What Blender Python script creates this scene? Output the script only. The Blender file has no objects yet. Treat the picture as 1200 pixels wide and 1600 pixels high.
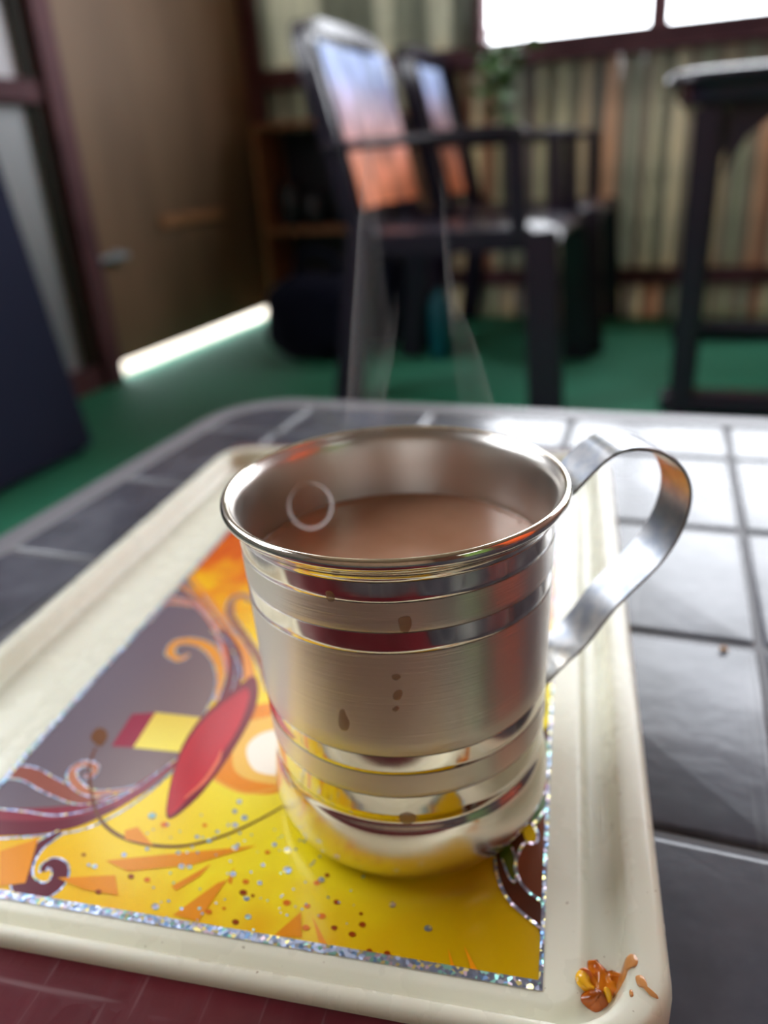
import bpy, bmesh, math, random
from mathutils import Vector, Matrix
from mathutils.bvhtree import BVHTree
random.seed(7)
sc = bpy.context.scene
COL = sc.collection
# ------------------------------------------------------------------ camera
TZ = 0.42                                   # height of the low table's top above the floor
FPX, PITCH, ROLL, CH = 1202.28, 0.426749, -0.064908, 0.169366
cp, sp = math.cos(PITCH), math.sin(PITCH)
FW = Vector((0, cp, -sp)); RT0 = Vector((1, 0, 0)); UP0 = Vector((0, sp, cp))
RT = math.cos(ROLL)*RT0 + math.sin(ROLL)*UP0
UP = -math.sin(ROLL)*RT0 + math.cos(ROLL)*UP0
CAM = Vector((0, 0, TZ + CH))
cd = bpy.data.cameras.new('camera'); cam = bpy.data.objects.new('camera', cd); COL.objects.link(cam)
cam.matrix_world = Matrix(((RT.x, UP.x, -FW.x, CAM.x), (RT.y, UP.y, -FW.y, CAM.y), (RT.z, UP.z, -FW.z, CAM.z), (0, 0, 0, 1)))
cd.sensor_fit = 'VERTICAL'; cd.sensor_height = 36; cd.lens = FPX/1600*36
cd.clip_start = 0.01; cd.clip_end = 200
cd.dof.use_dof = True; cd.dof.focus_distance = 0.148; cd.dof.aperture_fstop = 8.2
sc.camera = cam
# ------------------------------------------------------------------ light
w = bpy.data.worlds.new('world'); sc.world = w; w.use_nodes = True
bg = w.node_tree.nodes['Background']; bg.inputs[0].default_value = (0.91, 0.945, 1.0, 1); bg.inputs[1].default_value = 6.5
sc.view_settings.view_transform = 'Standard'; sc.view_settings.look = 'None'
sc.view_settings.exposure = 0.45; sc.view_settings.gamma = 1.0; sc.view_settings.use_curve_mapping = False
sc.cycles.use_denoising = True
sc.cycles.max_bounces = 10; sc.cycles.diffuse_bounces = 5; sc.cycles.transparent_max_bounces = 16
sc.cycles.caustics_reflective = True; sc.cycles.sample_clamp_indirect = 12

# room axes: A runs right along the back wall, B runs from the camera to the back wall
WA = math.radians(-22)
A = Vector((math.cos(WA), math.sin(WA), 0)); B = Vector((-math.sin(WA), math.cos(WA), 0))
K = Vector((-0.419, 3.493, 0))             # corner of door wall and back wall
def R(i, j, z): return K + A*i - B*j + Vector((0, 0, z))
def portal(name, c, right, up, sx, sy):
    l = bpy.data.lights.new(name, 'AREA'); l.shape = 'RECTANGLE'; l.size = sx; l.size_y = sy
    l.cycles.is_portal = True
    o = bpy.data.objects.new(name, l); COL.objects.link(o)
    n = right.cross(up)                     # light looks along -local z
    o.matrix_world = Matrix(((right.x, up.x, n.x, c.x), (right.y, up.y, n.y, c.y), (right.z, up.z, n.z, c.z), (0, 0, 0, 1)))
Zu = Vector((0, 0, 1))
RW, RL, RH = 3.6, 5.2, 3.0                # room width (i), length (j), height
portal('window_portal', R(2.25, -.06, 1.77), -A, Zu, 2.7, 1.7)
portal('left_portal', R(-.06, .93, 2.5), B, Zu, 1.6, .85)
portal('left_fill_portal', R(-.06, 2.8, 1.85), B, Zu, 1.5, 1.2)  # unseen left-wall opening, added as front fill
portal('right_portal', R(RW+.06, 3.2, 1.1), -B, Zu, 1.9, 2.0)  # daylight through the added right-wall openings

# ------------------------------------------------------------------ helpers
def ray(px, py): return (FW + RT*((px-600)/FPX) - UP*((py-800)/FPX)).normalized()
def atz(px, py, z):
    d = ray(px, py); return CAM + d*((z-CAM.z)/d.z)
def aty(px, py, Y):
    d = ray(px, py); return CAM + d*(Y/d.y)
def tag(o, label=None, cat=None, group=None, kind=None):
    if label: o['label'] = label
    if cat: o['category'] = cat
    if group: o['group'] = group
    if kind: o['kind'] = kind
    return o
def obj(name, bm, mats, parent=None, smooth=False, autos=None):
    me = bpy.data.meshes.new(name)
    if isinstance(bm, bmesh.types.BMesh):
        bm.normal_update(); bm.to_mesh(me); bm.free()
    else: me = bm
    if not isinstance(mats, (list, tuple)): mats = [mats]
    for m in mats: me.materials.append(m)
    if smooth or autos:
        for p in me.polygons: p.use_smooth = True
    if autos:
        bm2 = bmesh.new(); bm2.from_mesh(me)
        for e in bm2.edges:
            if len(e.link_faces) == 2 and e.calc_face_angle(0) > math.radians(autos): e.smooth = False
        bm2.to_mesh(me); bm2.free()
    o = bpy.data.objects.new(name, me); COL.objects.link(o)
    if parent: o.parent = parent
    return o
def empty(name, loc=(0, 0, 0), rz=0):
    o = bpy.data.objects.new(name, None); COL.objects.link(o); o.location = loc; o.rotation_euler.z = rz
    o.empty_display_size = .05; return o
def box(bm, c, s, M=None, bev=0):
    r = bmesh.ops.create_cube(bm, size=1); vs = r['verts']
    for v in vs:
        v.co = Vector((v.co.x*s[0]+c[0], v.co.y*s[1]+c[1], v.co.z*s[2]+c[2]))
    if bev:
        es = list({e for v in vs for e in v.link_edges})
        r2 = bmesh.ops.bevel(bm, geom=es, offset=bev, segments=2, affect='EDGES', profile=.5)
        vs = list({v for f in r2['faces'] for v in f.verts} | {v for v in vs if v.is_valid})
    if M is not None:
        for v in vs: v.co = M @ v.co
    return vs
RM = Matrix(((A.x, -B.x, 0, K.x), (A.y, -B.y, 0, K.y), (0, 0, 1, 0), (0, 0, 0, 1)))
def rbox(bm, i0, i1, j0, j1, z0, z1, bev=0):   # box in room coordinates
    vs = box(bm, ((i0+i1)/2, (j0+j1)/2, (z0+z1)/2), (abs(i1-i0), abs(j1-j0), abs(z1-z0)), RM, bev)
    bmesh.ops.recalc_face_normals(bm, faces=list({f for v in vs for f in v.link_faces}))
def prism(bm, p0, p1, s0, s1, up=Vector((0, 0, 1)), bev=0.0):
    """tapered rectangular bar from p0 to p1; s0/s1=(width,depth)"""
    p0, p1 = Vector(p0), Vector(p1); d = (p1-p0).normalized()
    x = d.cross(up)
    if x.length < 1e-3: x = d.cross(Vector((0, 1, 0)))
    x.normalize(); y = x.cross(d).normalized()
    rings = []
    for p, s in ((p0, s0), (p1, s1)):
        rings.append([bm.verts.new(p+x*a*s[0]/2+y*b*s[1]/2) for a, b in ((-1, -1), (1, -1), (1, 1), (-1, 1))])
    fs = [bm.faces.new(rings[0][::-1]), bm.faces.new(rings[1])]
    for k in range(4):
        fs.append(bm.faces.new((rings[0][k], rings[0][(k+1) % 4], rings[1][(k+1) % 4], rings[1][k])))
    if bev:
        es = list({e for f in fs for e in f.edges})
        bmesh.ops.bevel(bm, geom=es, offset=bev, segments=2, affect='EDGES')
def tube(bm, pts, rad, seg=10, cap=True):
    pts = [Vector(p) for p in pts]; rings = []
    n = len(pts)
    for k, p in enumerate(pts):
        d = (pts[min(k+1, n-1)]-pts[max(k-1, 0)]).normalized()
        u = d.cross(Vector((.3, .2, 1))); u = u.normalized() if u.length > 1e-4 else Vector((1, 0, 0))
        v = d.cross(u); r = rad[k] if isinstance(rad, (list, tuple)) else rad
        rings.append([bm.verts.new(p+u*math.cos(2*math.pi*a/seg)*r+v*math.sin(2*math.pi*a/seg)*r) for a in range(seg)])
    for a, b in zip(rings[:-1], rings[1:]):
        for k in range(seg): bm.faces.new((a[k], a[(k+1) % seg], b[(k+1) % seg], b[k]))
    if cap: bm.faces.new(rings[0][::-1]); bm.faces.new(rings[-1])
def lathe(bm, prof, seg=96, mats=None):
    rings = []
    for r, z in prof:
        if r < 1e-6: rings.append([bm.verts.new((0, 0, z))])
        else: rings.append([bm.verts.new((r*math.cos(2*math.pi*k/seg), r*math.sin(2*math.pi*k/seg), z)) for k in range(seg)])
    for q, (a, b) in enumerate(zip(rings[:-1], rings[1:])):
        for k in range(seg):
            k2 = (k+1) % seg
            if len(a) == 1 and len(b) == 1: continue
            if len(a) == 1: f = bm.faces.new((a[0], b[k2], b[k]))
            elif len(b) == 1: f = bm.faces.new((a[k], a[k2], b[0]))
            else: f = bm.faces.new((a[k], a[k2], b[k2], b[k]))
            if mats: f.material_index = mats[q]
def catmull(P, n=8, closed=False):
    out = []; N = len(P); rng = range(N if closed else N-1)
    for k in rng:
        if closed: p0, p1, p2, p3 = P[(k-1) % N], P[k], P[(k+1) % N], P[(k+2) % N]
        else: p0, p1, p2, p3 = P[max(k-1, 0)], P[k], P[k+1], P[min(k+2, N-1)]
        for s in range(n):
            t = s/n
            out.append(tuple(.5*((2*b)+(-a+c)*t+(2*a-5*b+4*c-d)*t*t+(-a+3*b-3*c+d)*t**3) for a, b, c, d in zip(p0, p1, p2, p3)))
    if not closed: out.append(tuple(P[-1]))
    return out
def rrect(x0, x1, y0, y1, r, z, n=8):
    out = []
    for cx, cy, a0 in ((x1-r, y1-r, 0), (x0+r, y1-r, 90), (x0+r, y0+r, 180), (x1-r, y0+r, 270)):
        for k in range(n+1):
            a = math.radians(a0+90*k/n); out.append((cx+r*math.cos(a), cy+r*math.sin(a), z))
    return out
def loft(bm, loops, cap0=True, cap1=True, M=None, mats=None):
    rings = [[bm.verts.new((M @ Vector(p)) if M is not None else p) for p in L] for L in loops]
    n = len(rings[0])
    for q, (a, b) in enumerate(zip(rings[:-1], rings[1:])):
        for k in range(n):
            f = bm.faces.new((a[k], a[(k+1) % n], b[(k+1) % n], b[k]))
            if mats: f.material_index = mats[q]
    if cap0: bm.faces.new(rings[0][::-1])
    if cap1: bm.faces.new(rings[-1])
    return rings
def copy_tree(o, parent=None):
    c = o.copy(); COL.objects.link(c)
    if parent: c.parent = parent
    for ch in list(o.children): copy_tree(ch, c)
    return c

# ------------------------------------------------------------------ materials
def mat(name, col=(.5, .5, .5), rough=.5, metal=0, **kw):
    m = bpy.data.materials.new(name); m.use_nodes = True
    b = m.node_tree.nodes['Principled BSDF']
    b.inputs['Base Color'].default_value = (*col, 1); b.inputs['Roughness'].default_value = rough; b.inputs['Metallic'].default_value = metal
    for k, v in kw.items(): b.inputs[k.replace('_', ' ')].default_value = v
    return m
def N(m, t, **kw):
    n = m.node_tree.nodes.new(t)
    for k, v in kw.items(): setattr(n, k, v)
    return n
def L(m, a, b): m.node_tree.links.new(a, b)
def bsdf(m): return m.node_tree.nodes['Principled BSDF']
def noise_col(m, c1, c2, scale=5, detail=4, coord='Object', stretch=(1, 1, 1), lo=.35, hi=.65, c3=None):
    tc = N(m, 'ShaderNodeTexCoord'); mp = N(m, 'ShaderNodeMapping'); mp.inputs['Scale'].default_value = stretch
    nz = N(m, 'ShaderNodeTexNoise'); nz.inputs['Scale'].default_value = scale; nz.inputs['Detail'].default_value = detail
    cr = N(m, 'ShaderNodeValToRGB'); cr.color_ramp.elements[0].position = lo; cr.color_ramp.elements[1].position = hi
    cr.color_ramp.elements[0].color = (*c1, 1); cr.color_ramp.elements[1].color = (*c2, 1)
    if c3: e = cr.color_ramp.elements.new((lo+hi)/2); e.color = (*c3, 1)
    L(m, tc.outputs[coord], mp.inputs[0]); L(m, mp.outputs[0], nz.inputs['Vector']); L(m, nz.outputs['Fac'], cr.inputs[0])
    L(m, cr.outputs[0], bsdf(m).inputs['Base Color']); return nz, mp, cr
def bump(m, h, strength=.2, dist=.001):
    b = N(m, 'ShaderNodeBump'); b.inputs['Strength'].default_value = strength; b.inputs['Distance'].default_value = dist
    L(m, h, b.inputs['Height']); L(m, b.outputs[0], bsdf(m).inputs['Normal']); return b
def noise(m, scale, detail=3, stretch=(1, 1, 1), coord='Object'):
    tc = N(m, 'ShaderNodeTexCoord'); mp = N(m, 'ShaderNodeMapping'); mp.inputs['Scale'].default_value = stretch
    nz = N(m, 'ShaderNodeTexNoise'); nz.inputs['Scale'].default_value = scale; nz.inputs['Detail'].default_value = detail
    L(m, tc.outputs[coord], mp.inputs[0]); L(m, mp.outputs[0], nz.inputs['Vector']); return nz
def ramp(m, src, stops):
    cr = N(m, 'ShaderNodeValToRGB'); el = cr.color_ramp.elements
    el[0].position, el[0].color = stops[0][0], (*stops[0][1], 1)
    el[1].position, el[1].color = stops[-1][0], (*stops[-1][1], 1)
    for p, c in stops[1:-1]:
        e = el.new(p); e.color = (*c, 1)
    L(m, src, cr.inputs[0]); return cr

M_carpet = mat('green_carpet', (.02, .2, .11), .75); noise_col(M_carpet, (.014, .17, .092), (.030, .27, .150), 90, 4)
bump(M_carpet, noise(M_carpet, 400).outputs['Fac'], .5, .003)
M_frame = mat('purple_brown_paint', (.11, .045, .055), .7, Specular_IOR_Level=.3); noise_col(M_frame, (.09, .035, .045), (.14, .06, .07), 6)
M_darkframe = mat('dark_olive_wood', (.03, .028, .02), .7)
M_ply = mat('brown_plywood', (.3, .18, .1), .6); noise_col(M_ply, (.15, .09, .05), (.25, .155, .09), 2.2, 5, stretch=(2, 2, .5), lo=.3, hi=.7)
M_batten = mat('orange_wood', (.42, .2, .09), .55)
M_steel_dull = mat('dull_zinc', (.5, .55, .62), .4, 1)
M_sheetL = mat('grey_sheet', (.38, .42, .46), .5); noise_col(M_sheetL, (.32, .36, .40), (.44, .47, .5), 4, stretch=(1, 1, .3))
M_sheetU = mat('pale_sheet', (.6, .6, .64), .5)
M_ceil = mat('ceiling_sheet', (.30, .24, .19), .8)
M_shelf = mat('orange_brown_wood', (.32, .14, .06), .5); noise_col(M_shelf, (.26, .11, .05), (.38, .17, .075), 5, stretch=(1, 1, 6))
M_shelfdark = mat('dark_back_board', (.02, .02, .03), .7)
M_plastic = mat('dark_brown_plastic', (.020, .014, .028), .25)
M_navy = mat('navy_weave', (.018, .022, .055), .9, Specular_IOR_Level=.25)
wv = N(M_navy, 'ShaderNodeTexWave'); wv.inputs['Scale'].default_value = 22; wv.bands_direction = 'Z'; wv.inputs['Distortion'].default_value = 1
tcn = N(M_navy, 'ShaderNodeTexCoord'); L(M_navy, tcn.outputs['Object'], wv.inputs['Vector']); bump(M_navy, wv.outputs['Fac'], .6, .006)
M_leaf = mat('leaf_green', (.06, .16, .03), .4); M_stem = mat('stem', (.05, .07, .02), .7)
M_sand = mat('outdoor_ground', (.55, .48, .38), .9); noise_col(M_sand, (.48, .42, .33), (.6, .53, .42), 3)
M_teal = mat('teal_plastic', (.0, .10, .13), .4)
M_bag = mat('dark_cloth', (.006, .007, .018), .95, Specular_IOR_Level=.15); bump(M_bag, noise(M_bag, 12).outputs['Fac'], .6, .02)
M_jar = mat('dark_jar_glass', (.02, .03, .04), .12)

# slats: backlit, colour by individual slat
def slat_mat(name, stops, tf):
    m = mat(name, (.3, .28, .2), .6)
    oi = N(m, 'ShaderNodeObjectInfo')
    nzs = noise(m, 5, 3, (1, 1, .45))
    mx = N(m, 'ShaderNodeMix', data_type='RGBA', blend_type='MULTIPLY'); mx.inputs['Factor'].default_value = .8
    cr2 = ramp(m, nzs.outputs['Fac'], [(.3, (.45, .48, .46)), (.5, (.9, .88, .8)), (.7, (1.4, 1.2, .95))])
    L(m, oi.outputs['Color'], mx.inputs['A']); L(m, cr2.outputs[0], mx.inputs['B']); L(m, mx.outputs['Result'], bsdf(m).inputs['Base Color'])
    tr = N(m, 'ShaderNodeBsdfTranslucent'); L(m, mx.outputs['Result'], tr.inputs['Color'])
    ms = N(m, 'ShaderNodeMixShader'); ms.inputs[0].default_value = tf
    L(m, bsdf(m).outputs[0], ms.inputs[1]); L(m, tr.outputs[0], ms.inputs[2]); L(m, ms.outputs[0], m.node_tree.nodes['Material Output'].inputs[0])
    return m
M_slat = slat_mat('backlit_slat', None, .34)
M_slatU = slat_mat('pale_backlit_slat', None, .42)
LIGHTS = [(.54, .53, .44), (.44, .46, .38), (.64, .60, .50), (.52, .46, .37), (.58, .43, .34), (.40, .42, .37)]
DARKS = [(.20, .21, .20), (.30, .30, .26), (.24, .22, .22), (.34, .31, .27), (.36, .22, .18)]
PALES = [(.42, .44, .40), (.60, .61, .56), (.34, .36, .33), (.66, .67, .62), (.50, .52, .47)]

# ------------------------------------------------------------------ setting
bm = bmesh.new(); rbox(bm, -.02, RW+.02, -.02, RL+.02, -.03, 0); tag(obj('floor', bm, M_carpet), 'green carpet floor', kind='structure')
bm = bmesh.new(); rbox(bm, -9, 14, -9, 15, -.09, -.05); tag(obj('ground', bm, M_sand), 'pale bare ground outside', kind='structure')
bm = bmesh.new(); rbox(bm, -.3, RW+.3, -.3, RL+.3, RH, RH+.03); tag(obj('ceiling', bm, M_ceil), 'brown roof sheet', kind='structure')

# back wall: posts and rails, with slats
S0 = 1.53                                    # i of the point s=0 on the back wall
bm = bmesh.new()
rbox(bm, .0, .075, -.05, .05, 0, RH)                 # corner post
rbox(bm, .075, RW, -.02, .045, .868, .935, .004)       # sill rail all along
rbox(bm, .075, RW, -.02, .045, .125, .18, .004)        # bottom rail
rbox(bm, .075, RW, -.02, .045, RH-.1, RH, .004)
rbox(bm, S0-.66, S0-.60, -.03, .0, .935, RH-.1)      # jamb
wb = obj('wall_back', bm, M_frame); tag(wb, 'back wall of upright slats between purple-brown rails', kind='structure')
def slat_mesh(wd, h, mt):
    bm = bmesh.new(); n = 8; f, b = [], []
    for q in range(n+1):
        t = -1+2*q/n; x = t*wd/2; y = -.022*math.sqrt(max(0, 1-t*t*.92)); f.append((x, y)); b.append((x, y+.003))
    loop = f+b[::-1]
    loft(bm, [[(x, y, 0) for x, y in loop], [(x, y, h) for x, y in loop]])
    bmesh.ops.recalc_face_normals(bm, faces=bm.faces)
    me = bpy.data.meshes.new('slat'); bm.to_mesh(me); bm.free(); me.materials.append(mt)
    for p in me.polygons: p.use_smooth = len(p.vertices) == 4
    return me
def slat_row(i0, i1, z0, z1, parent, pitch, mt=None):
    mt = mt or M_slat
    meshes = [slat_mesh(pitch*f, z1-z0, mt) for f in (.8, .97, 1.12)]
    i = i0; k_ = 0
    while i < i1-pitch*.6:
        q = random.choice((0, 1, 1, 2)); wd = pitch*(.8, .97, 1.12)[q]
        o = bpy.data.objects.new('slat', meshes[q]); COL.objects.link(o); o.parent = parent
        k_ += 1; o.color = (*(random.choice(PALES) if mt is M_slatU else random.choice(LIGHTS if k_ % 2 else DARKS)), 1); o.location = R(i+wd/2, -.005, z0); o.rotation_euler = (0, random.uniform(-.006, .006), WA)
        i += wd-.004
slat_row(.05, RW, .175, .875, wb, .042)
slat_row(.05, RW, 0.0, .13, wb, .042)
slat_row(.05, S0-.60, .93, RH-.08, wb, .075, M_slatU)
bm = bmesh.new()
rbox(bm, S0-.60, S0-.575, -.03, .05, .935, 2.62); rbox(bm, S0-.03, S0+.03, -.03, .05, .925, 2.62, .006)
rbox(bm, S0+.95, S0+1.01, -.03, .05, .925, 2.62, .006)
rbox(bm, S0-.6, RW, -.03, .05, 2.6, 2.67); rbox(bm, S0-.6, RW, -.03, .06, .915, .94, .005)
tag(obj('window_1', bm, M_frame), 'open window band with purple-brown frame and mullion', kind='structure')
bm = bmesh.new(); rbox(bm, S0-.6, RW, -.02, .02, 2.66, RH); tag(obj('trim_1', bm, M_ceil), 'strip above the window', kind='structure')

# left wall
bm = bmesh.new()
rbox(bm, -.05, .05, 1.125, 1.20, 0, RH, .004)         # post by door
rbox(bm, -.03, .03, 1.155, RL, .785, .84, .004)
rbox(bm, -.03, .03, 0, 1.125, 1.98, 2.06)
rbox(bm, -.03, .03, 1.155, RL, RH-.08, RH); rbox(bm, -.03, .03, 1.155, RL, 0, .07)
rbox(bm, -.04, .04, 1.72, 1.80, 0, RH)
wl = obj('wall_left', bm, M_frame); tag(wl, 'left wall of grey sheets in a purple-brown frame', kind='structure')
bm = bmesh.new(); rbox(bm, -.035, .02, 1.195, 1.235, .07, .785); rbox(bm, -.035, .02, 1.195, 1.235, .84, RH-.08); rbox(bm, -.035, .02, 1.44, 1.72, .07, .785)
obj('jamb_strip', bm, M_darkframe, wl)
bm = bmesh.new(); rbox(bm, -.02, -.005, 2.05, 3.55, 2.45, RH-.07); obj('panel', bm, M_sheetU, wl)
bm = bmesh.new(); rbox(bm, -.02, .02, 0, 1.125, 2.06, 2.3); obj('panel', bm, M_ply, wl)
for k, (a, b) in enumerate(((1.20, 1.72), (1.80, 2.05), (2.05, 3.55), (3.55, 4.3), (4.3, RL))):
    bm = bmesh.new(); rbox(bm, -.02, -.005, a, b, .07, .79); o = obj('panel', bm, M_sheetL, wl)
    bm = bmesh.new(); rbox(bm, -.02, -.005, a, b, .84, 2.2 if k == 0 else 1.25 if k == 2 else RH-.07); o = obj('panel', bm, M_sheetU, wl)  # third bay left open above, added to fill the front with light
bm = bmesh.new(); rbox(bm, -.035, .03, 1.215, 1.72, 1.03, 1.06); obj('rail', bm, M_frame, wl)
d1 = empty('door_1', R(0, .5, 0)); tag(d1, 'brown plywood door standing clear of the floor', kind='structure')
def into(o):  # parent keeping world coordinates
    return o
bm = bmesh.new(); rbox(bm, -.012, .012, 0.02, 1.125, .05, 1.975)
leafd = obj('door_panel', bm, M_ply); leafd.parent = d1; leafd.matrix_parent_inverse = Matrix.Translation(-Vector(d1.location))
bm = bmesh.new(); rbox(bm, .012, .024, .37, .76, .43, .465, .003)
o = obj('batten', bm, M_batten); o.parent = d1; o.matrix_parent_inverse = Matrix.Translation(-Vector(d1.location))
bm = bmesh.new(); rbox(bm, .012, .035, 1.01, 1.035, .35, .385, .003); tube(bm, [R(.03, .98, .368), R(.03, 1.12, .368)], .009)
o = obj('bolt', bm, M_steel_dull); o.parent = d1; o.matrix_parent_inverse = Matrix.Translation(-Vector(d1.location))

M_copperwood = mat('reddish_wood', (.16, .06, .04), .6)
# unseen sides (they only show as reflections)
M_rear = mat('rear_wood', (.30, .19, .13), .7); noise_col(M_rear, (.24, .15, .10), (.36, .24, .17), 3, stretch=(2, 2, .4))
bm = bmesh.new()
rbox(bm, 0, RW, RL-.02, RL+.02, 0, RH)
tag(obj('wall_front', bm, M_rear), 'wooden wall behind the viewer', kind='structure')
bm = bmesh.new()
for j0, j1, z0, z1 in ((0, RL, 2.1, RH), (0, RL, 0, .12), (0, 2.3, .12, 2.1), (3.05, 3.4, .12, 2.1), (4.1, RL, .12, 2.1)): rbox(bm, RW-.02, RW+.02, j0, j1, z0, z1)  # openings added so curtain and hedge reflect in the mug
tag(obj('wall_right', bm, M_copperwood), 'dark reddish wall to the right with two added openings', kind='structure')
M_curt = mat('added_curtain', (.75, .28, .13), .8); t_ = N(M_curt, 'ShaderNodeBsdfTranslucent'); t_.inputs[0].default_value = (.85, .30, .13, 1); x_ = N(M_curt, 'ShaderNodeMixShader'); x_.inputs[0].default_value = .6
L(M_curt, bsdf(M_curt).outputs[0], x_.inputs[1]); L(M_curt, t_.outputs[0], x_.inputs[2]); L(M_curt, x_.outputs[0], M_curt.node_tree.nodes['Material Output'].inputs[0])
bm = bmesh.new(); v0 = v1 = None  # unseen curtain, added to reflect as a copper streak on the mug
for k in range(61):
    j = 2.28+.8*k/60; i = RW-.06+.02*math.sin(k*.9)
    w0, w1 = bm.verts.new(R(i, j, .08)), bm.verts.new(R(i, j, 2.15))
    if v0: bm.faces.new((v0, w0, w1, v1))
    v0, v1 = w0, w1
o = obj('curtain', bm, M_curt, None, smooth=True); md = o.modifiers.new('thick', 'SOLIDIFY'); md.thickness = .003
tag(o, 'added orange curtain over the unseen right-wall opening, to colour the mug reflections', 'curtain')
M_hedge = mat('added_hedge', (.10, .22, .05), .7); noise_col(M_hedge, (.05, .14, .02), (.22, .40, .09), 9, 5)
bm = bmesh.new(); rbox(bm, RW+.9, RW+1.5, 2.6, 6.2, -.05, 2.6); bmesh.ops.subdivide_edges(bm, edges=bm.edges, cuts=24, use_grid_fill=True)  # unseen hedge, added to reflect as a green streak on the mug
from mathutils import noise as _n
for v in bm.verts: v.co += _n.noise_vector(v.co*5)*.12*(1 if v.co.z > 0 else 0)
tag(obj('hedge', bm, M_hedge, None, smooth=True), 'added green hedge outside the unseen right wall, to colour the mug reflections', 'hedge')

# ------------------------------------------------------------------ shelf
sh = empty('open_shelf', R(.45, .16, 0), WA); tag(sh, 'orange-brown open wooden shelf in the back corner beside the plywood door', 'shelf')
def shb(name, x0, x1, y0, y1, z0, z1, m):
    bm = bmesh.new(); box(bm, ((x0+x1)/2, (y0+y1)/2, (z0+z1)/2), (x1-x0, y1-y0, z1-z0), None, .002); return obj(name, bm, m, sh)
shb('side_panel', -.325, -.303, -.11, .11, 0, .745, M_shelf); shb('side_panel', .303, .325, -.11, .11, 0, .745, M_shelf)
for z in (.02, .355, .722): shb('shelf_board', -.303, .303, -.11, .11, z, z+.022, M_shelf)
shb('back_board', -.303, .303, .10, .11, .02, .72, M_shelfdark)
jr = [(.20, .14, .38, .05, .16, 'tall dark jar on the middle shelf nearest the plywood door'), (.31, .16, .38, .045, .12, 'short dark jar on the middle shelf, second from the door'),
      (.43, .14, .38, .055, .18, 'stout dark jar on the middle shelf, third from the door'), (.56, .15, .38, .045, .14, 'dark jar on the middle shelf behind the armchair arm')]
for i, j, z, r, h, lb in jr:
    t = empty('jar', R(i, j, .377)); tag(t, lb, 'jar', 'dark jars on the middle shelf')
    bm = bmesh.new(); lathe(bm, [(0, 0), (r*.9, 0), (r, .008), (r, h*.75), (r*.75, h*.88), (r*.72, h*.9), (0, h*.9)], 24); obj('jar_body', bm, M_jar, t, autos=40)
    bm = bmesh.new(); lathe(bm, [(0, h*.9), (r*.78, h*.9), (r*.78, h), (0, h)], 24); obj('lid', bm, M_plastic, t, autos=40)

# dark bag in front of the shelf
def bag(name, c, s, rz, label, cat, mt):
    t = empty(name, c, rz); tag(t, label, cat)
    bm = bmesh.new(); bmesh.ops.create_icosphere(bm, subdivisions=4, radius=1)
    from mathutils import noise as mn
    for v in bm.verts:
        p = v.co.copy(); q = Vector([math.copysign(abs(a)**.62, a) for a in p])
        q *= 1+.10*mn.noise(p*2.1)
        v.co = Vector((q.x*s[0], q.y*s[1], max(0, (q.z+1)/2)*s[2]))
    obj('bag_body', bm, mt, t, smooth=True)
    bm = bmesh.new(); tube(bm, [(-s[0]*.45, 0, s[2]*.93), (-s[0]*.4, 0, s[2]*1.18), (0, 0, s[2]*1.28), (s[0]*.4, 0, s[2]*1.18), (s[0]*.45, 0, s[2]*.93)], .012)
    obj('strap', bm, mt, t, smooth=True)
bag('cloth_bag', (-.17, 2.62, 0), (.17, .13, .27), WA, 'dark cloth bag slumped on the carpet in front of the shelf', 'bag', M_bag)
bag('cloth_bag', R(.66, .48, 0), (.13, .10, .28), WA, 'smaller dark cloth bag standing upright between shelf and armchairs', 'bag', M_bag)
# teal bottles seen between the chair legs
def bottle(loc, h, r, label):
    t = empty('water_bottle', loc); tag(t, label, 'bottle')
    bm = bmesh.new(); lathe(bm, [(0, 0), (r*.9, 0), (r, .01), (r, h*.72), (r*.4, h*.86), (r*.4, h*.92), (0, h*.92)], 24); obj('bottle_body', bm, M_teal, t, autos=50)
    bm = bmesh.new(); lathe(bm, [(0, h*.9), (r*.45, h*.9), (r*.45, h), (0, h)], 20); obj('cap', bm, M_plastic, t, autos=50)
bottle(R(.97, .70, 0), .24, .035, 'upright teal bottle on the carpet seen between the chair legs')

# ------------------------------------------------------------------ plastic armchairs
M_towelA = mat('towel_print', (.4, .5, .8), .85)
def towel_mat(m, scale):
    tc = N(m, 'ShaderNodeTexCoord'); sx = N(m, 'ShaderNodeSeparateXYZ'); L(m, tc.outputs['Object'], sx.inputs[0])
    r1 = ramp(m, sx.outputs['Z'], [(.50, (.70, .20, .07)), (.60, (.66, .24, .13)), (.67, (.56, .34, .33)), (.74, (.50, .44, .56)), (.79, (.42, .52, .78)), (.90, (.40, .55, .82))])
    nz = noise(m, 14, 3, (1, 1, .6)); r2 = ramp(m, nz.outputs['Fac'], [(.38, (.55, .55, .65)), (.5, (1, 1, 1)), (.62, (1.35, 1.3, 1.5))])
    x = N(m, 'ShaderNodeMix', data_type='RGBA', blend_type='MULTIPLY'); x.inputs['Factor'].default_value = 1
    L(m, r1.outputs[0], x.inputs['A']); L(m, r2.outputs[0], x.inputs['B']); L(m, x.outputs['Result'], bsdf(m).inputs['Base Color'])
towel_mat(M_towelA, 1)
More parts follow.
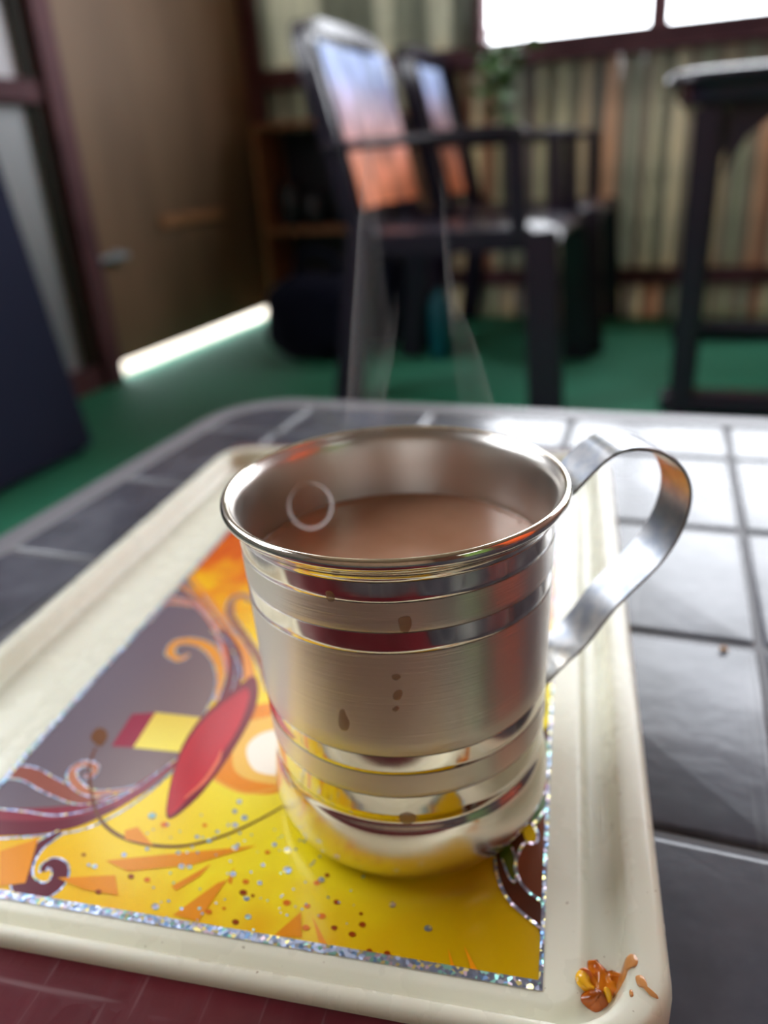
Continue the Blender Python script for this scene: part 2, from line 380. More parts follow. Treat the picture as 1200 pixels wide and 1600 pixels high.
def sheet(bm, fn, nu, nv, th):
    """thick curved sheet: fn(u,v)->(point, normal)"""
    top = [[bm.verts.new(fn(a/nu, b/nv)[0]) for b in range(nv+1)] for a in range(nu+1)]
    bot = [[bm.verts.new(Vector(fn(a/nu, b/nv)[0])-Vector(fn(a/nu, b/nv)[1])*th) for b in range(nv+1)] for a in range(nu+1)]
    for a in range(nu):
        for b in range(nv):
            bm.faces.new((top[a][b], top[a+1][b], top[a+1][b+1], top[a][b+1]))
            bm.faces.new((bot[a][b+1], bot[a+1][b+1], bot[a+1][b], bot[a][b]))
    for a in range(nu):
        bm.faces.new((top[a][0], bot[a][0], bot[a+1][0], top[a+1][0])); bm.faces.new((top[a+1][nv], bot[a+1][nv], bot[a][nv], top[a][nv]))
    for b in range(nv):
        bm.faces.new((top[0][b+1], bot[0][b+1], bot[0][b], top[0][b])); bm.faces.new((top[nu][b], bot[nu][b], bot[nu][b+1], top[nu][b+1]))
    bmesh.ops.recalc_face_normals(bm, faces=bm.faces)
def make_chair(loc, rz, label):
    t = empty('plastic_armchair', loc, rz); tag(t, label, 'chair')
    # seat: local x forward, y left
    def seat(u, v):
        x = -.22+.50*u; y = (-.235+.47*v)*(1-.06*(1-u)); z = .425+.012*u-.022*math.sin(math.pi*v)*math.sin(math.pi*min(1, u*1.1))-.03*(max(0, u-.80)/.2)**2-.035*(max(0, .2-v)/.2)**2-.035*(max(0, v-.8)/.2)**2+.01
        return Vector((x, y, z)), Vector((0, 0, 1))
    bm = bmesh.new(); sheet(bm, seat, 10, 10, .012); obj('seat', bm, M_plastic, t, autos=50)
    bm = bmesh.new()
    prism(bm, (.23, -.22, .40), (.23, .22, .40), (.05, .012), (.05, .012)); prism(bm, (-.2, -.24, .40), (.22, -.24, .405), (.012, .05), (.012, .05)); prism(bm, (-.2, .24, .40), (.22, .24, .405), (.012, .05), (.012, .05))
    obj('seat_apron', bm, M_plastic, t)
    for s in (-1, 1):
        for a in (0, 1):
            bm = bmesh.new()
            if a: prism(bm, (.245, s*.262, .425), (.272, s*.285, 0), (.045, .075), (.05, .085), up=Vector((1, 0, 0)), bev=.006)
            else: prism(bm, (-.20, s*.235, .45), (-.265, s*.27, 0), (.045, .07), (.05, .07), up=Vector((1, 0, 0)), bev=.006)
            obj('leg', bm, M_plastic, t)
        bm = bmesh.new(); prism(bm, (.185, s*.272, .635), (.195, s*.265, .40), (.03, .035), (.03, .04), up=Vector((1, 0, 0)), bev=.005); obj('arm_post', bm, M_plastic, t)
        bm = bmesh.new()
        P = catmull([(-.285, s*.245, .628), (-.15, s*.272, .628), (.05, s*.285, .635), (.14, s*.28, .636), (.205, s*.27, .63)], 4)
        rg = []
        for k, p in enumerate(P):
            wd = .024; th = .011
            q = [bm.verts.new((p[0], p[1]-wd, p[2]-.006)), bm.verts.new((p[0], p[1]-wd*.6, p[2]+th)), bm.verts.new((p[0], p[1]+wd*.6, p[2]+th)), bm.verts.new((p[0], p[1]+wd, p[2]-.006)), bm.verts.new((p[0], p[1], p[2]-th))]
            rg.append(q)
        for a_, b_ in zip(rg[:-1], rg[1:]):
            for k in range(5): bm.faces.new((a_[k], a_[(k+1) % 5], b_[(k+1) % 5], b_[k]))
        bm.faces.new(rg[0]); bm.faces.new(rg[-1][::-1]); bmesh.ops.recalc_face_normals(bm, faces=bm.faces)
        obj('armrest', bm, M_plastic, t, smooth=True)
    # backrest: outer frame plus vertical ribs
    def bk(y, h): return Vector((-.215-.115*h-.03*(1-(y/.24)**2), y*(1+.03*h), 0.43+.465*h))
    bm = bmesh.new()
    path = catmull([(-.225, .0), (-.235, .45), (-.235, .85), (-.19, .985), (0, 1.02), (.19, .985), (.235, .85), (.235, .45), (.225, .0)], 5)
    pts = [bk(y, h) for y, h in path]
    for a_, b_ in zip(pts[:-1], pts[1:]): prism(bm, a_, b_, (.03, .045), (.03, .045), up=Vector((1, 0, 0)))
    obj('back_frame', bm, M_plastic, t)
    for y in (-.15, -.075, 0, .075, .15):
        bm = bmesh.new(); prism(bm, bk(y, 0), bk(y, .99), (.05, .01), (.05, .01), up=Vector((1, 0, 0))); obj('back_slat', bm, M_plastic, t)
    return t
def make_towel(loc, rz, y0, y1, zb, label, ph):
    t = empty('towel', loc, rz); tag(t, label, 'towel')
    def fn(u, v):     # v along width, u down the front from the back of the top
        y = y0+(y1-y0)*v
        hh = .92-(.92-zb)*u
        xx = -.215-.115*hh-.03*(1-min(1, (y/.24)**2))+.034+.006*math.sin(9*v+ph)*u
        p = Vector((xx, y*(1+.02*hh), 0.43+.465*hh))
        if u < .0: p = p
        return p, Vector((1, 0, .25)).normalized()
    bm = bmesh.new(); sheet(bm, fn, 24, 14, .005); obj('towel_cloth', bm, M_towelA, t, autos=60)
CA = (.27, 2.185, 0); CB = (.535, 2.77, 0)
make_chair(CA, WA, 'nearer dark plastic armchair with its blue and orange towel facing right')
make_chair(CB, WA, 'farther dark plastic armchair half hidden behind the nearer one')
make_towel(CA, WA, -.225, .215, .12, 'wide blue and orange printed towel over the nearer armchair back', 0)
make_towel(CB, WA, -.13, .10, .1, 'narrow blue and orange towel over the farther armchair back', 2)

# ------------------------------------------------------------------ far dining table (right)
dt = empty('dining_table', (.62, 1.70, 0), WA); tag(dt, 'tall dark plastic table at the right edge, its top above eye level', 'table')
bm = bmesh.new(); M0 = None
loft(bm, [rrect(.0+.02, 1.0-.02, .02, .98, .07, .655), rrect(.012, .988, .012, .988, .08, .66), rrect(.008, .992, .008, .992, .08, .69), rrect(-.012, 1.012, -.012, 1.012, .09, .692), rrect(-.018, 1.018, -.018, 1.018, .095, .70), rrect(-.012, 1.012, -.012, 1.012, .09, .712), rrect(.0, 1, 0, 1, .08, .717)])
obj('tabletop', bm, M_plastic, dt, autos=40)
for x, y in ((.072, .08), (.93, .08), (.072, .9), (.93, .9)):
    bm = bmesh.new(); prism(bm, (x, y, .66), (x, y, 0.0), (.085, .06), (.075, .055), up=Vector((1, 0, 0)), bev=.012); obj('leg', bm, M_plastic, dt)
for y in (.08, .9):
    bm = bmesh.new(); box(bm, (.5, y, .035), (.95, .075, .05), None, .012); obj('foot_bar', bm, M_plastic, dt)
    for sx in (0, 1):
        bm = bmesh.new(); x = .11 if sx == 0 else .89; s = 1 if sx == 0 else -1
        P = [(x, y, .66), (x+s*.17, y, .66), (x+s*.09, y, .635), (x+s*.035, y, .59), (x, y, .52)]
        a_ = [bm.verts.new((p[0], p[1]-.02, p[2])) for p in P]; b_ = [bm.verts.new((p[0], p[1]+.02, p[2])) for p in P]
        bm.faces.new(a_); bm.faces.new(b_[::-1])
        for k in range(5): bm.faces.new((a_[k], b_[k], b_[(k+1) % 5], a_[(k+1) % 5]))
        bmesh.ops.recalc_face_normals(bm, faces=bm.faces); obj('bracket', bm, M_plastic, dt)

# ------------------------------------------------------------------ navy woven chair at the left
nc = empty('woven_armchair', (-.675, 1.77, 0), WA); tag(nc, 'dark navy woven armchair cut off by the left edge', 'chair')
# local: x to right (A), y towards back wall
def tapered(name, x0, x1, y0, y1, z0, z1, dx, mt, r=.03):
    bm = bmesh.new()
    lo = [rrect(x0, x1, y0, y1, r, z0, 4), rrect(x0-.0, x1+.0, y0, y1, r, z0+.02, 4)]
    for k in range(1, 9): lo.append(rrect(x0+dx[0]*k/8, x1+dx[1]*k/8, y0, y1, r, z0+(z1-z0)*k/8, 4))
    lo.append(rrect(x0+dx[0]+.015, x1+dx[1]-.015, y0+.015, y1-.015, r*.7, z1+.012, 4))
    loft(bm, lo); return obj(name, bm, mt, nc, autos=50)
tapered('backrest', -.14, 0, -.52, 0, 0.02, .80, (-.10, -.10), M_navy)
tapered('seat', -.36, -.14, -.50, -.02, .05, .38, (0, 0), M_navy)
tapered('armrest', -.36, -.14, -.09, -.01, .38, .58, (0, 0), M_navy); tapered('armrest', -.36, -.14, -.51, -.43, .38, .58, (0, 0), M_navy)
for x, y in ((-.33, -.04), (-.33, -.47), (-.04, -.04), (-.04, -.47)):
    bm = bmesh.new(); prism(bm, (x, y, .06), (x, y, 0), (.04, .04), (.03, .03), up=Vector((1, 0, 0))); obj('foot', bm, M_plastic, nc)

# ------------------------------------------------------------------ leafy plant hung on the wall
pc = aty(783, 150, 2.9); pl = empty('hanging_plant', pc); tag(pl, 'dark leafy plant hanging against the slats below the window corner', 'plant')
bm = bmesh.new()
ends = []
for k in range(9):
    a = random.uniform(-1, 1); e = Vector((a*.09, random.uniform(-.05, .0), random.uniform(-.12, .2))); ends.append(e)
    tube(bm, [(0, 0, .02), e*.5+Vector((0, -.015, .03)), e], .003, 5)
obj('stem', bm, M_stem, pl)
def leaf_me():
    bm = bmesh.new(); P = [(0, 0), (.35, .16), (.6, .2), (.85, .11), (1, 0), (.85, -.11), (.6, -.2), (.35, -.16)]
    vs = [bm.verts.new((x*.065, y*.065*1.5, -.012*x*x)) for x, y in P]; c = bm.verts.new((.035, 0, .004))
    for k in range(8): bm.faces.new((vs[k], vs[(k+1) % 8], c))
    me = bpy.data.meshes.new('leaf'); bm.to_mesh(me); bm.free(); me.materials.append(M_leaf); return me
lm_ = leaf_me()
for k in range(46):
    e = random.choice(ends)*random.uniform(.4, 1.05)
    o = bpy.data.objects.new('leaf', lm_); COL.objects.link(o); o.parent = pl; o.location = e+Vector((random.uniform(-.02, .02), random.uniform(-.03, 0), random.uniform(-.02, .02)))
    o.rotation_euler = (random.uniform(-1.2, 1.2), random.uniform(-.9, .9), random.uniform(0, 6.28))

# ------------------------------------------------------------------ low tiled table
TS, TTH, TO = .097868, -.363352, Vector((.099583, .140745, TZ))
tb = empty('coffee_table', (TO.x, TO.y, 0), TTH); tag(tb, 'low grey slate-look tiled table carrying the tray and steel mug', 'table')
M_tile = mat('slate_tile', (.1, .1, .12), .35, 0)
nzt = noise(M_tile, 38, 6); tcr = ramp(M_tile, nzt.outputs['Fac'], [(.3, (.030, .033, .048)), (.5, (.052, .056, .078)), (.7, (.088, .092, .118))])
scr = noise(M_tile, 120, 2, (1, .08, 1)); scr2 = ramp(M_tile, scr.outputs['Fac'], [(.66, (0, 0, 0)), (.74, (1, 1, 1))])
mxs = N(M_tile, 'ShaderNodeMix', data_type='RGBA', blend_type='ADD'); mxs.inputs['Factor'].default_value = .07
L(M_tile, tcr.outputs[0], mxs.inputs['A']); L(M_tile, scr2.outputs[0], mxs.inputs['B']); L(M_tile, mxs.outputs['Result'], bsdf(M_tile).inputs['Base Color'])
rr = ramp(M_tile, nzt.outputs['Fac'], [(.3, (.27, .27, .27)), (.7, (.19, .19, .19))]); L(M_tile, rr.outputs[0], bsdf(M_tile).inputs['Roughness'])
bump(M_tile, noise(M_tile, 70, 5).outputs['Fac'], .35, .0006)
M_grout = mat('dark_joint', (.09, .09, .105), .35)
M_tabedge = mat('grey_table_plastic', (.17, .17, .19), .35)
E_, T_ = 3.88*TS, TZ
bm = bmesh.new(); rr_ = .62*TS
def sq(h, z, r): return rrect(-3.80*TS-h+0, E_+h, -E_-h, E_+h, r, z, 8)
loft(bm, [sq(-.02, T_-.03, rr_*.8), sq(-.006, T_-.03, rr_), sq(-.001, T_-.026, rr_), sq(0, T_-.018, rr_), sq(0, T_-.006, rr_), sq(-.0015, T_-.002, rr_), sq(-.005, T_-.0003, rr_-.003), sq(-.009, T_, rr_-.006), sq(-.022, T_, rr_-.012), sq(-.0235, T_-.0006, rr_-.013), sq(-.0245, T_-.0012, rr_-.014)], mats=[0]*9+[1])
bm.faces.ensure_lookup_table(); bm.faces[-1].material_index = 1
obj('table_slab', bm, [M_tabedge, M_grout], tb, autos=60)
cuts = [-3.60]+[float(k) for k in range(-3, 4)]+[3.62]
g = .0012
for a in range(8):
    for b in range(8):
        u0, u1, v0, v1 = cuts[a]*TS+g, cuts[a+1]*TS-g, cuts[b]*TS+g, cuts[b+1]*TS-g
        bm = bmesh.new()
        def tl(h, z):
            rad = .003; pts = []
            for cx, cy, a0, cor in ((u1, v1, 0, (a == 7 and b == 7)), (u0, v1, 90, (a == 0 and b == 7)), (u0, v0, 180, (a == 0 and b == 0)), (u1, v0, 270, (a == 7 and b == 0))):
                r = .034 if cor else rad; sx = -1 if a0 in (0, 270) else 1; sy = -1 if a0 in (0, 90) else 1
                for k in range(5):
                    an = math.radians(a0+90*k/4); rr2 = r-h
                    pts.append((cx+sx*r+rr2*math.cos(an), cy+sy*r+rr2*math.sin(an), z))
            return pts
        dz = random.uniform(-.0003, .0001)
        loft(bm, [tl(0, T_-.0014), tl(0, T_-.0011+dz), tl(.0008, T_-.0004+dz), tl(.0020, T_+dz-.00005), tl(.0028, T_+dz)], cap0=False)
        tx_, ty_ = random.uniform(-.0012, .0012), random.uniform(-.0012, .0012)
        o = obj('tile', bm, M_tile, tb, autos=60)
for x in (-.31, .31):
    for y in (-.31, .31):
        bm = bmesh.new(); prism(bm, (x, y, T_-.03), (x*1.05, y*1.05, 0), (.06, .06), (.045, .045), up=Vector((1, 0, 0)), bev=.008); obj('leg', bm, M_tabedge, tb)

# ------------------------------------------------------------------ tray
TT = -.245446; TR = Vector((.026652, .106918, TZ))
tray = empty('serving_tray', TR, TT); tag(tray, 'cream plastic serving tray with a glittery yellow printed panel under the mug', 'tray')
ct, st = math.cos(TT), math.sin(TT)
def tl_loc(P):                              # world -> tray local
    d = P-TR; return Vector((d.x*ct+d.y*st, -d.x*st+d.y*ct, d.z))
M_cream = mat('cream_plastic', (.78, .755, .62), .28)
bsdf(M_cream).inputs['Subsurface Weight'].default_value = .12; bsdf(M_cream).inputs['Subsurface Radius'].default_value = (.004, .003, .002); bsdf(M_cream).inputs['Subsurface Scale'].default_value = 1
nz, mp_, crr = noise_col(M_cream, (.745, .735, .60), (.775, .77, .64), 25, 3)
sp_ = noise(M_cream, 700, 1); spr = ramp(M_cream, sp_.outputs['Fac'], [(.77, (1, 1, 1)), (.80, (.35, .25, .15))])
mm = N(M_cream, 'ShaderNodeMix', data_type='RGBA', blend_type='MULTIPLY'); mm.inputs['Factor'].default_value = .8
L(M_cream, crr.outputs[0], mm.inputs['A']); L(M_cream, spr.outputs[0], mm.inputs['B']); L(M_cream, mm.outputs['Result'], bsdf(M_cream).inputs['Base Color'])
rn = noise(M_cream, 60, 4); rrp = ramp(M_cream, rn.outputs['Fac'], [(.35, (.24, .24, .24)), (.65, (.32, .32, .32))]); L(M_cream, rrp.outputs[0], bsdf(M_cream).inputs['Roughness'])
bump(M_cream, noise(M_cream, 160, 3).outputs['Fac'], .12, .0004)
mm_ = 1e-3
def tlp(l, r, f, b, rad, z): return [(x*mm_, y*mm_, zz*mm_) for x, y, zz in rrect(l, r, f, b, rad, z, 10)]
loops = [tlp(-196, 20, -10, 304, 14, .3), tlp(-202, 26, -14, 310, 18, .6), tlp(-203.2, 27.0, -15, 311.4, 19, 2), tlp(-203.4, 26.9, -15.2, 311.6, 19, 9),
         tlp(-203, 26.2, -15, 311.2, 19, 11.8), tlp(-202, 25.4, -14.4, 310.4, 18.5, 13.2), tlp(-200.5, 24, -13.4, 309, 17.5, 13.8), tlp(-197, 20.5, -12, 306, 16, 13.9),
         tlp(-195.6, 18.8, -11.3, 304.8, 15.5, 13.6), tlp(-194.8, 17.9, -10.8, 304, 15, 12.6), tlp(-193.5, 17.0, -10.0, 303, 14.5, 8), tlp(-192, 16, -9.2, 302, 14, 6.1), tlp(-189, 14, -8.4, 300, 13, 5.6),
         tlp(-178, 11.5, -7.4, 289, 11, 5.7), tlp(-171, 10, -6.0, 282, 9, 6.6), tlp(-168, 8.8, -4.6, 279, 8, 7.7), tlp(-166.5, 7.8, -3.6, 277.5, 7, 8.0), tlp(-160, 2.5, -1.2, 271, 4, 8.0)]
bm = bmesh.new(); loft(bm, loops); bm.normal_update(); tbm = bm.copy()
body = obj('tray_body', bm, M_cream, tray, autos=70)
MT = Matrix.Translation(TR) @ Matrix.Rotation(TT, 4, 'Z')
tbm.transform(MT); tbm.normal_update(); TRAYB = BVHTree.FromBMesh(tbm); tbm.free()
M_maroon = mat('maroon_plastic', (.10, .012, .02), .35, Specular_IOR_Level=.25)
noise_col(M_maroon, (.075, .008, .014), (.115, .013, .021), 30, 5)
s1 = noise(M_maroon, 260, 2, (1, .05, 1)); s2 = noise(M_maroon, 220, 2, (.06, 1, 1))
sa = N(M_maroon, 'ShaderNodeMath', operation='MAXIMUM'); L(M_maroon, s1.outputs['Fac'], sa.inputs[0]); L(M_maroon, s2.outputs['Fac'], sa.inputs[1])
bump(M_maroon, sa.outputs[0], .5, .0006)
sc_ = ramp(M_maroon, sa.outputs[0], [(.64, (0, 0, 0)), (.76, (1, 1, 1))]); sm = N(M_maroon, 'ShaderNodeMix', data_type='RGBA', blend_type='ADD'); sm.inputs['Factor'].default_value = .10
lk = bsdf(M_maroon).inputs['Base Color'].links[0].from_socket; L(M_maroon, lk, sm.inputs['A']); L(M_maroon, sc_.outputs[0], sm.inputs['B']); L(M_maroon, sm.outputs['Result'], bsdf(M_maroon).inputs['Base Color'])
sr = ramp(M_maroon, sa.outputs[0], [(.55, (.3, .3, .3)), (.75, (.6, .6, .6))]); L(M_maroon, sr.outputs[0], bsdf(M_maroon).inputs['Roughness'])
for nm, f, b in (('handle', -100, -13), ('handle', 309, 322)):
    bm = bmesh.new()
    loft(bm, [tlp(-202, 24.5, f+3, b, 5, 1), tlp(-203, 25, f, b, 6, 3), tlp(-203, 25, f, b, 6, 9), tlp(-202, 24, f+1, b-.6, 6, 10.6), tlp(-200, 22.5, f+3, b-.6, 5, 11)])
    tag(obj(nm, bm, M_maroon, tray, autos=60), 'scratched maroon end of the tray')

# ---- printed panel: layered flat colour shapes
PZ = TZ+.0081
def attr_mat(name, rough=.25):
    m = mat(name, (1, 1, 1), rough); a = N(m, 'ShaderNodeVertexColor'); a.layer_name = 'Col'
    return m, a
M_print, at_ = attr_mat('printed_laminate', .22); L(M_print, at_.outputs['Color'], bsdf(M_print).inputs['Base Color'])
bsdf(M_print).inputs['Coat Weight'].default_value = .12; bsdf(M_print).inputs['Coat Roughness'].default_value = .12; bsdf(M_print).inputs['Specular IOR Level'].default_value = .22
M_glit = mat('glitter_foil', (.6, .62, .68), .34, .8)
tcg = N(M_glit, 'ShaderNodeTexCoord'); vo = N(M_glit, 'ShaderNodeTexVoronoi'); vo.inputs['Scale'].default_value = 1150; L(M_glit, tcg.outputs['Object'], vo.inputs['Vector'])
sxy = N(M_glit, 'ShaderNodeSeparateColor'); L(M_glit, vo.outputs['Color'], sxy.inputs[0])
gr = ramp(M_glit, sxy.outputs[0], [(0, (.26, .30, .42)), (.45, (.38, .41, .50)), (.62, (.22, .40, .70)), (.72, (.35, .75, .68)), (.82, (.95, .85, .35)), (.92, (.85, .7, .85)), (1, (1, 1, 1))])
gr.color_ramp.interpolation = 'CONSTANT'
L(M_glit, gr.outputs[0], bsdf(M_glit).inputs['Base Color'])
gb = N(M_glit, 'ShaderNodeVectorMath', operation='SUBTRACT'); gb.inputs[1].default_value = (.5, .5, .5); L(M_glit, vo.outputs['Color'], gb.inputs[0])
gs = N(M_glit, 'ShaderNodeVectorMath', operation='SCALE'); gs.inputs['Scale'].default_value = .38; L(M_glit, gb.outputs[0], gs.inputs[0])
ge = N(M_glit, 'ShaderNodeNewGeometry'); ga = N(M_glit, 'ShaderNodeVectorMath', operation='ADD'); L(M_glit, ge.outputs['Normal'], ga.inputs[0]); L(M_glit, gs.outputs[0], ga.inputs[1])
gn = N(M_glit, 'ShaderNodeVectorMath', operation='NORMALIZE'); L(M_glit, ga.outputs[0], gn.inputs[0]); L(M_glit, gn.outputs[0], bsdf(M_glit).inputs['Normal'])
def lin(c): return tuple(((v/255)/12.92 if v/255 <= .04045 else ((v/255+.055)/1.055)**2.4) for v in c)
from mathutils import noise as mnoise
pbm = bmesh.new(); pcol = pbm.loops.layers.float_color.new('Col')
PX0, PX1, PY0, PY1 = -158*mm_, 0, 0, 268*mm_
def P2L(px, py): q = tl_loc(atz(px, py, PZ)); return (q.x, q.y)
# base gradient grid
nx_, ny_ = 110, 170; gv = [[None]*(ny_+1) for _ in range(nx_+1)]; gc = {}
def mixc(a, b, t): t = max(0, min(1, t)); return tuple(x*(1-t)+y*t for x, y in zip(a, b))
MustShade = lin((192, 152, 2))
Yel, Yor, Org, Red, Pale = lin((250, 230, 30)), lin((240, 186, 12)), lin((226, 118, 12)), lin((196, 66, 14)), lin((240, 226, 70))
def base_col(x, y):
    u, v_ = x*1e3, y*1e3
    n = mnoise.noise(Vector((u*.05, v_*.05, 0))); n2 = mnoise.noise(Vector((u*.16, v_*.16, 5)))
    c = Yel
    c = mixc(c, Yor, (-u-70)/60*.8+n*.35)                     # orange-yellow towards the left
    c = mixc(c, Pale, 1-abs(u+85)/45-abs(v_-55)/40+n*.2)
    c = mixc(c, Yor, (v_-105)/35+n*.4)
    c = mixc(c, Org, (v_-135)/40+n*.7+n2*.5)
    c = mixc(c, Red, (v_-165)/40+n*.6+n2*.7)
    c = mixc(c, Yor, .8*(1-v_/16)+n2*.4)
    c = mixc(c, MustShade, min((u+62)/45, (85-v_)/30)+n*.15)  # lower right darkened: the mug's shade put into the print colour
    return c
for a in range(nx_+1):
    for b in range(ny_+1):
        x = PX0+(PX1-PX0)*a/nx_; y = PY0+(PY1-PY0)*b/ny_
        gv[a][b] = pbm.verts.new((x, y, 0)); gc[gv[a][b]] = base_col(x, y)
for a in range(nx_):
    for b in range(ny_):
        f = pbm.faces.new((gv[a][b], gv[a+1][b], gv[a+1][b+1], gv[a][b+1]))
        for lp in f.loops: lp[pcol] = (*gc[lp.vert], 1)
LZ = [0]
def clipi(p): return (min(max(p[0], PX0+.0002), PX1-.0002), min(max(p[1], PY0+.0002), PY1-.0002))
def shape(px, col, smooth=True, lz=None, n=6, mi=0, local=False):
    if lz is None: LZ[0] += 1; lz = LZ[0]
    pts = catmull(px, n, True) if smooth else px
    L2 = [clipi(p if local else P2L(*p)) for p in pts]
    vs = [pbm.verts.new((x, y, lz*3.5e-6)) for x, y in L2]
    try: f = pbm.faces.new(vs)
    except ValueError: return
    f.normal_update()
    if f.normal.z < 0: f.normal_flip()
    f.material_index = mi
    for lp in f.loops:
        c = col(lp.vert.co.x*1e3, lp.vert.co.y*1e3) if callable(col) else lin(col)
        lp[pcol] = (*c, 1)
def ribbon(px, wd, col=None, lz=None, n=8, mi=0, taper=None):
    """flat stroke along a pixel path, wd in mm (scalar or list)"""
    if lz is None: LZ[0] += 1; lz = LZ[0]
    pts = [P2L(*p) for p in catmull(px, n)]
    m = len(pts); le, ri = [], []
    for k, p in enumerate(pts):
        a, b = pts[max(k-1, 0)], pts[min(k+1, m-1)]; d = Vector((b[0]-a[0], b[1]-a[1])); d = d.normalized() if d.length else Vector((1, 0)); nn = Vector((-d.y, d.x))
        t = k/(m-1)
        if isinstance(wd, (list, tuple)):
            q = t*(len(wd)-1); i = min(int(q), len(wd)-2); ww = wd[i]*(1-(q-i))+wd[i+1]*(q-i)
        else: ww = wd
        ww *= .5e-3
        l_ = clipi((p[0]+nn.x*ww, p[1]+nn.y*ww)); r_ = clipi((p[0]-nn.x*ww, p[1]-nn.y*ww))
        le.append(pbm.verts.new((*l_, lz*3.5e-6))); ri.append(pbm.verts.new((*r_, lz*3.5e-6)))
    for k in range(m-1):
        f = pbm.faces.new((le[k], ri[k], ri[k+1], le[k+1])); f.normal_update()
        if f.normal.z < 0: f.normal_flip()
        f.material_index = mi
        for lp in f.loops:
            c = col(lp.vert.co.x*1e3, lp.vert.co.y*1e3) if callable(col) else lin(col or (200, 200, 205))
            lp[pcol] = (*c, 1)
def outlined(px, wd, col, ow=.5):
    if isinstance(wd, (list, tuple)): ribbon(px, [w_+2*ow for w_ in wd], mi=1)
    else: ribbon(px, wd+2*ow, mi=1)
    ribbon(px, wd, col)
# grey-brown field
def greycol(x, y):
    t = (x+150)/70; return mixc(mixc(lin((112, 100, 112)), lin((142, 112, 98)), t), lin((162, 120, 76)), (x+110)/40)
field = [(-30, 1290), (-30, 1190), (60, 1150), (150, 1040), (210, 975), (262, 925), (295, 905), (325, 945), (345, 985), (352, 1030), (345, 1080), (322, 1125), (290, 1185), (255, 1225), (205, 1255), (150, 1275), (90, 1285)]
shape([(x-6, y-2) for x, y in field], greycol)
# orange/white cup shape
shape([(345, 1135), (375, 1110), (420, 1098), (445, 1110), (470, 1200), (440, 1236), (390, 1240), (345, 1225), (330, 1190)], (232, 140, 26))
shape([(372, 1140), (410, 1122), (450, 1125), (455, 1215), (405, 1222), (365, 1200)], (240, 190, 90))
shape([(385, 1170), (410, 1145), (450, 1145), (450, 1205), (400, 1205)], (250, 240, 225))
ribbon([(330, 1215), (380, 1238), (430, 1232), (455, 1222)], 1.0, (240, 170, 60))
# cylinder
shape([(174, 1166), (206, 1116), (243, 1113), (208, 1168)], lambda x, y: mixc(lin((150, 30, 62)), lin((206, 70, 84)), (x+126)/12), False)
shape([(208, 1168), (243, 1113), (322, 1122), (290, 1176)], lambda x, y: mixc(lin((244, 226, 96)), lin((200, 130, 40)), (y-66)/14), False)
# stems at the top: broad brown-orange swooshes
ribbon([(262, 905), (300, 925), (345, 970), (375, 1020), (388, 1060)], [3.2, 4, 6, 7, 5], (200, 120, 44))
ribbon([(290, 890), (330, 940), (368, 990), (386, 1040), (392, 1070)], [2, 2.4, 3, 3, 2], (232, 150, 60))
ribbon([(255, 930), (305, 945), (340, 985), (352, 1030), (345, 1070)], [1, 2, 3, 3.6, 2], (226, 130, 100))
ribbon([(345, 985), (366, 1020), (366, 1060), (345, 1100), (322, 1130)], [3, 5, 6, 4, 2], (110, 40, 50))
for q in ([(232, 940), (275, 935), (310, 950), (338, 985), (346, 1030), (338, 1075), (316, 1122)], [(280, 905), (318, 950), (350, 990), (372, 1035), (376, 1060)],
          [(330, 985), (358, 1005), (368, 1040), (362, 1080), (340, 1115), (320, 1135)], [(318, 930), (352, 975), (392, 1010)]):
    ribbon(q, .6, mi=1)
# top right scroll near the mug
outlined([(420, 1080), (405, 1030), (378, 990), (360, 960), (362, 938), (380, 930), (392, 940)], [1, 2.4, 2.6, 2.4, 2.2, 1.6, .8], (150, 92, 50))
# orange scroll inside the grey field
outlined([(338, 1095), (345, 1050), (330, 1015), (300, 1002), (275, 1005), (266, 1020), (280, 1030), (296, 1022)], [.6, 3, 4.2, 4, 3.4, 3, 2.2, .8], (226, 150, 50))
outlined([(300, 945), (262, 942), (238, 962), (230, 974)], [1.8, 1.8, 2, 1.2], (214, 130, 90))
# long swooshes bottom left
ribbon([(-20, 1285), (60, 1282), (140, 1268), (205, 1240), (262, 1200), (285, 1185)], [10, 9.5, 7.5, 5, 2.4, .8], (140, 48, 66))
ribbon([(-20, 1292), (50, 1294), (120, 1284), (180, 1262)], [5, 5, 4, 1.5], (110, 34, 52))
ribbon([(-20, 1262), (40, 1268), (90, 1274), (150, 1262), (205, 1236), (250, 1205), (284, 1180)], .6, mi=1)
ribbon([(-20, 1312), (60, 1306), (130, 1296), (190, 1268), (240, 1232), (288, 1188)], .65, mi=1)
outlined([(-20, 1205), (40, 1208), (80, 1228), (130, 1248), (180, 1240), (215, 1228)], [5, 5, 5, 4, 2, .8], (150, 84, 70))
outlined([(210, 1232), (150, 1240), (122, 1228), (112, 1208), (128, 1194), (148, 1198), (144, 1212), (132, 1212)], [.6, 2, 2.4, 2.2, 2, 1.8, 1.4, .8], (190, 120, 90))
# purple spiral
outlined([(95, 1300), (58, 1325), (36, 1358), (38, 1384), (62, 1394), (88, 1380), (94, 1358), (82, 1348), (70, 1354), (68, 1362)], [1.5, 3.2, 4.6, 5.2, 5, 4.4, 3.6, 2.6, 2, 1], (96, 28, 46))
# dark coffee-ring curve
ribbon([(150, 1168), (140, 1200), (146, 1255), (165, 1290), (200, 1312), (250, 1322), (300, 1320), (360, 1302), (410, 1278), (446, 1258)], [.8, .9, .9, 1, 1, 1, .9, .8, .7, .6], (108, 56, 30))
shape([(146, 1160), (142, 1150), (152, 1138), (164, 1140), (168, 1152), (158, 1166)], (110, 62, 20))
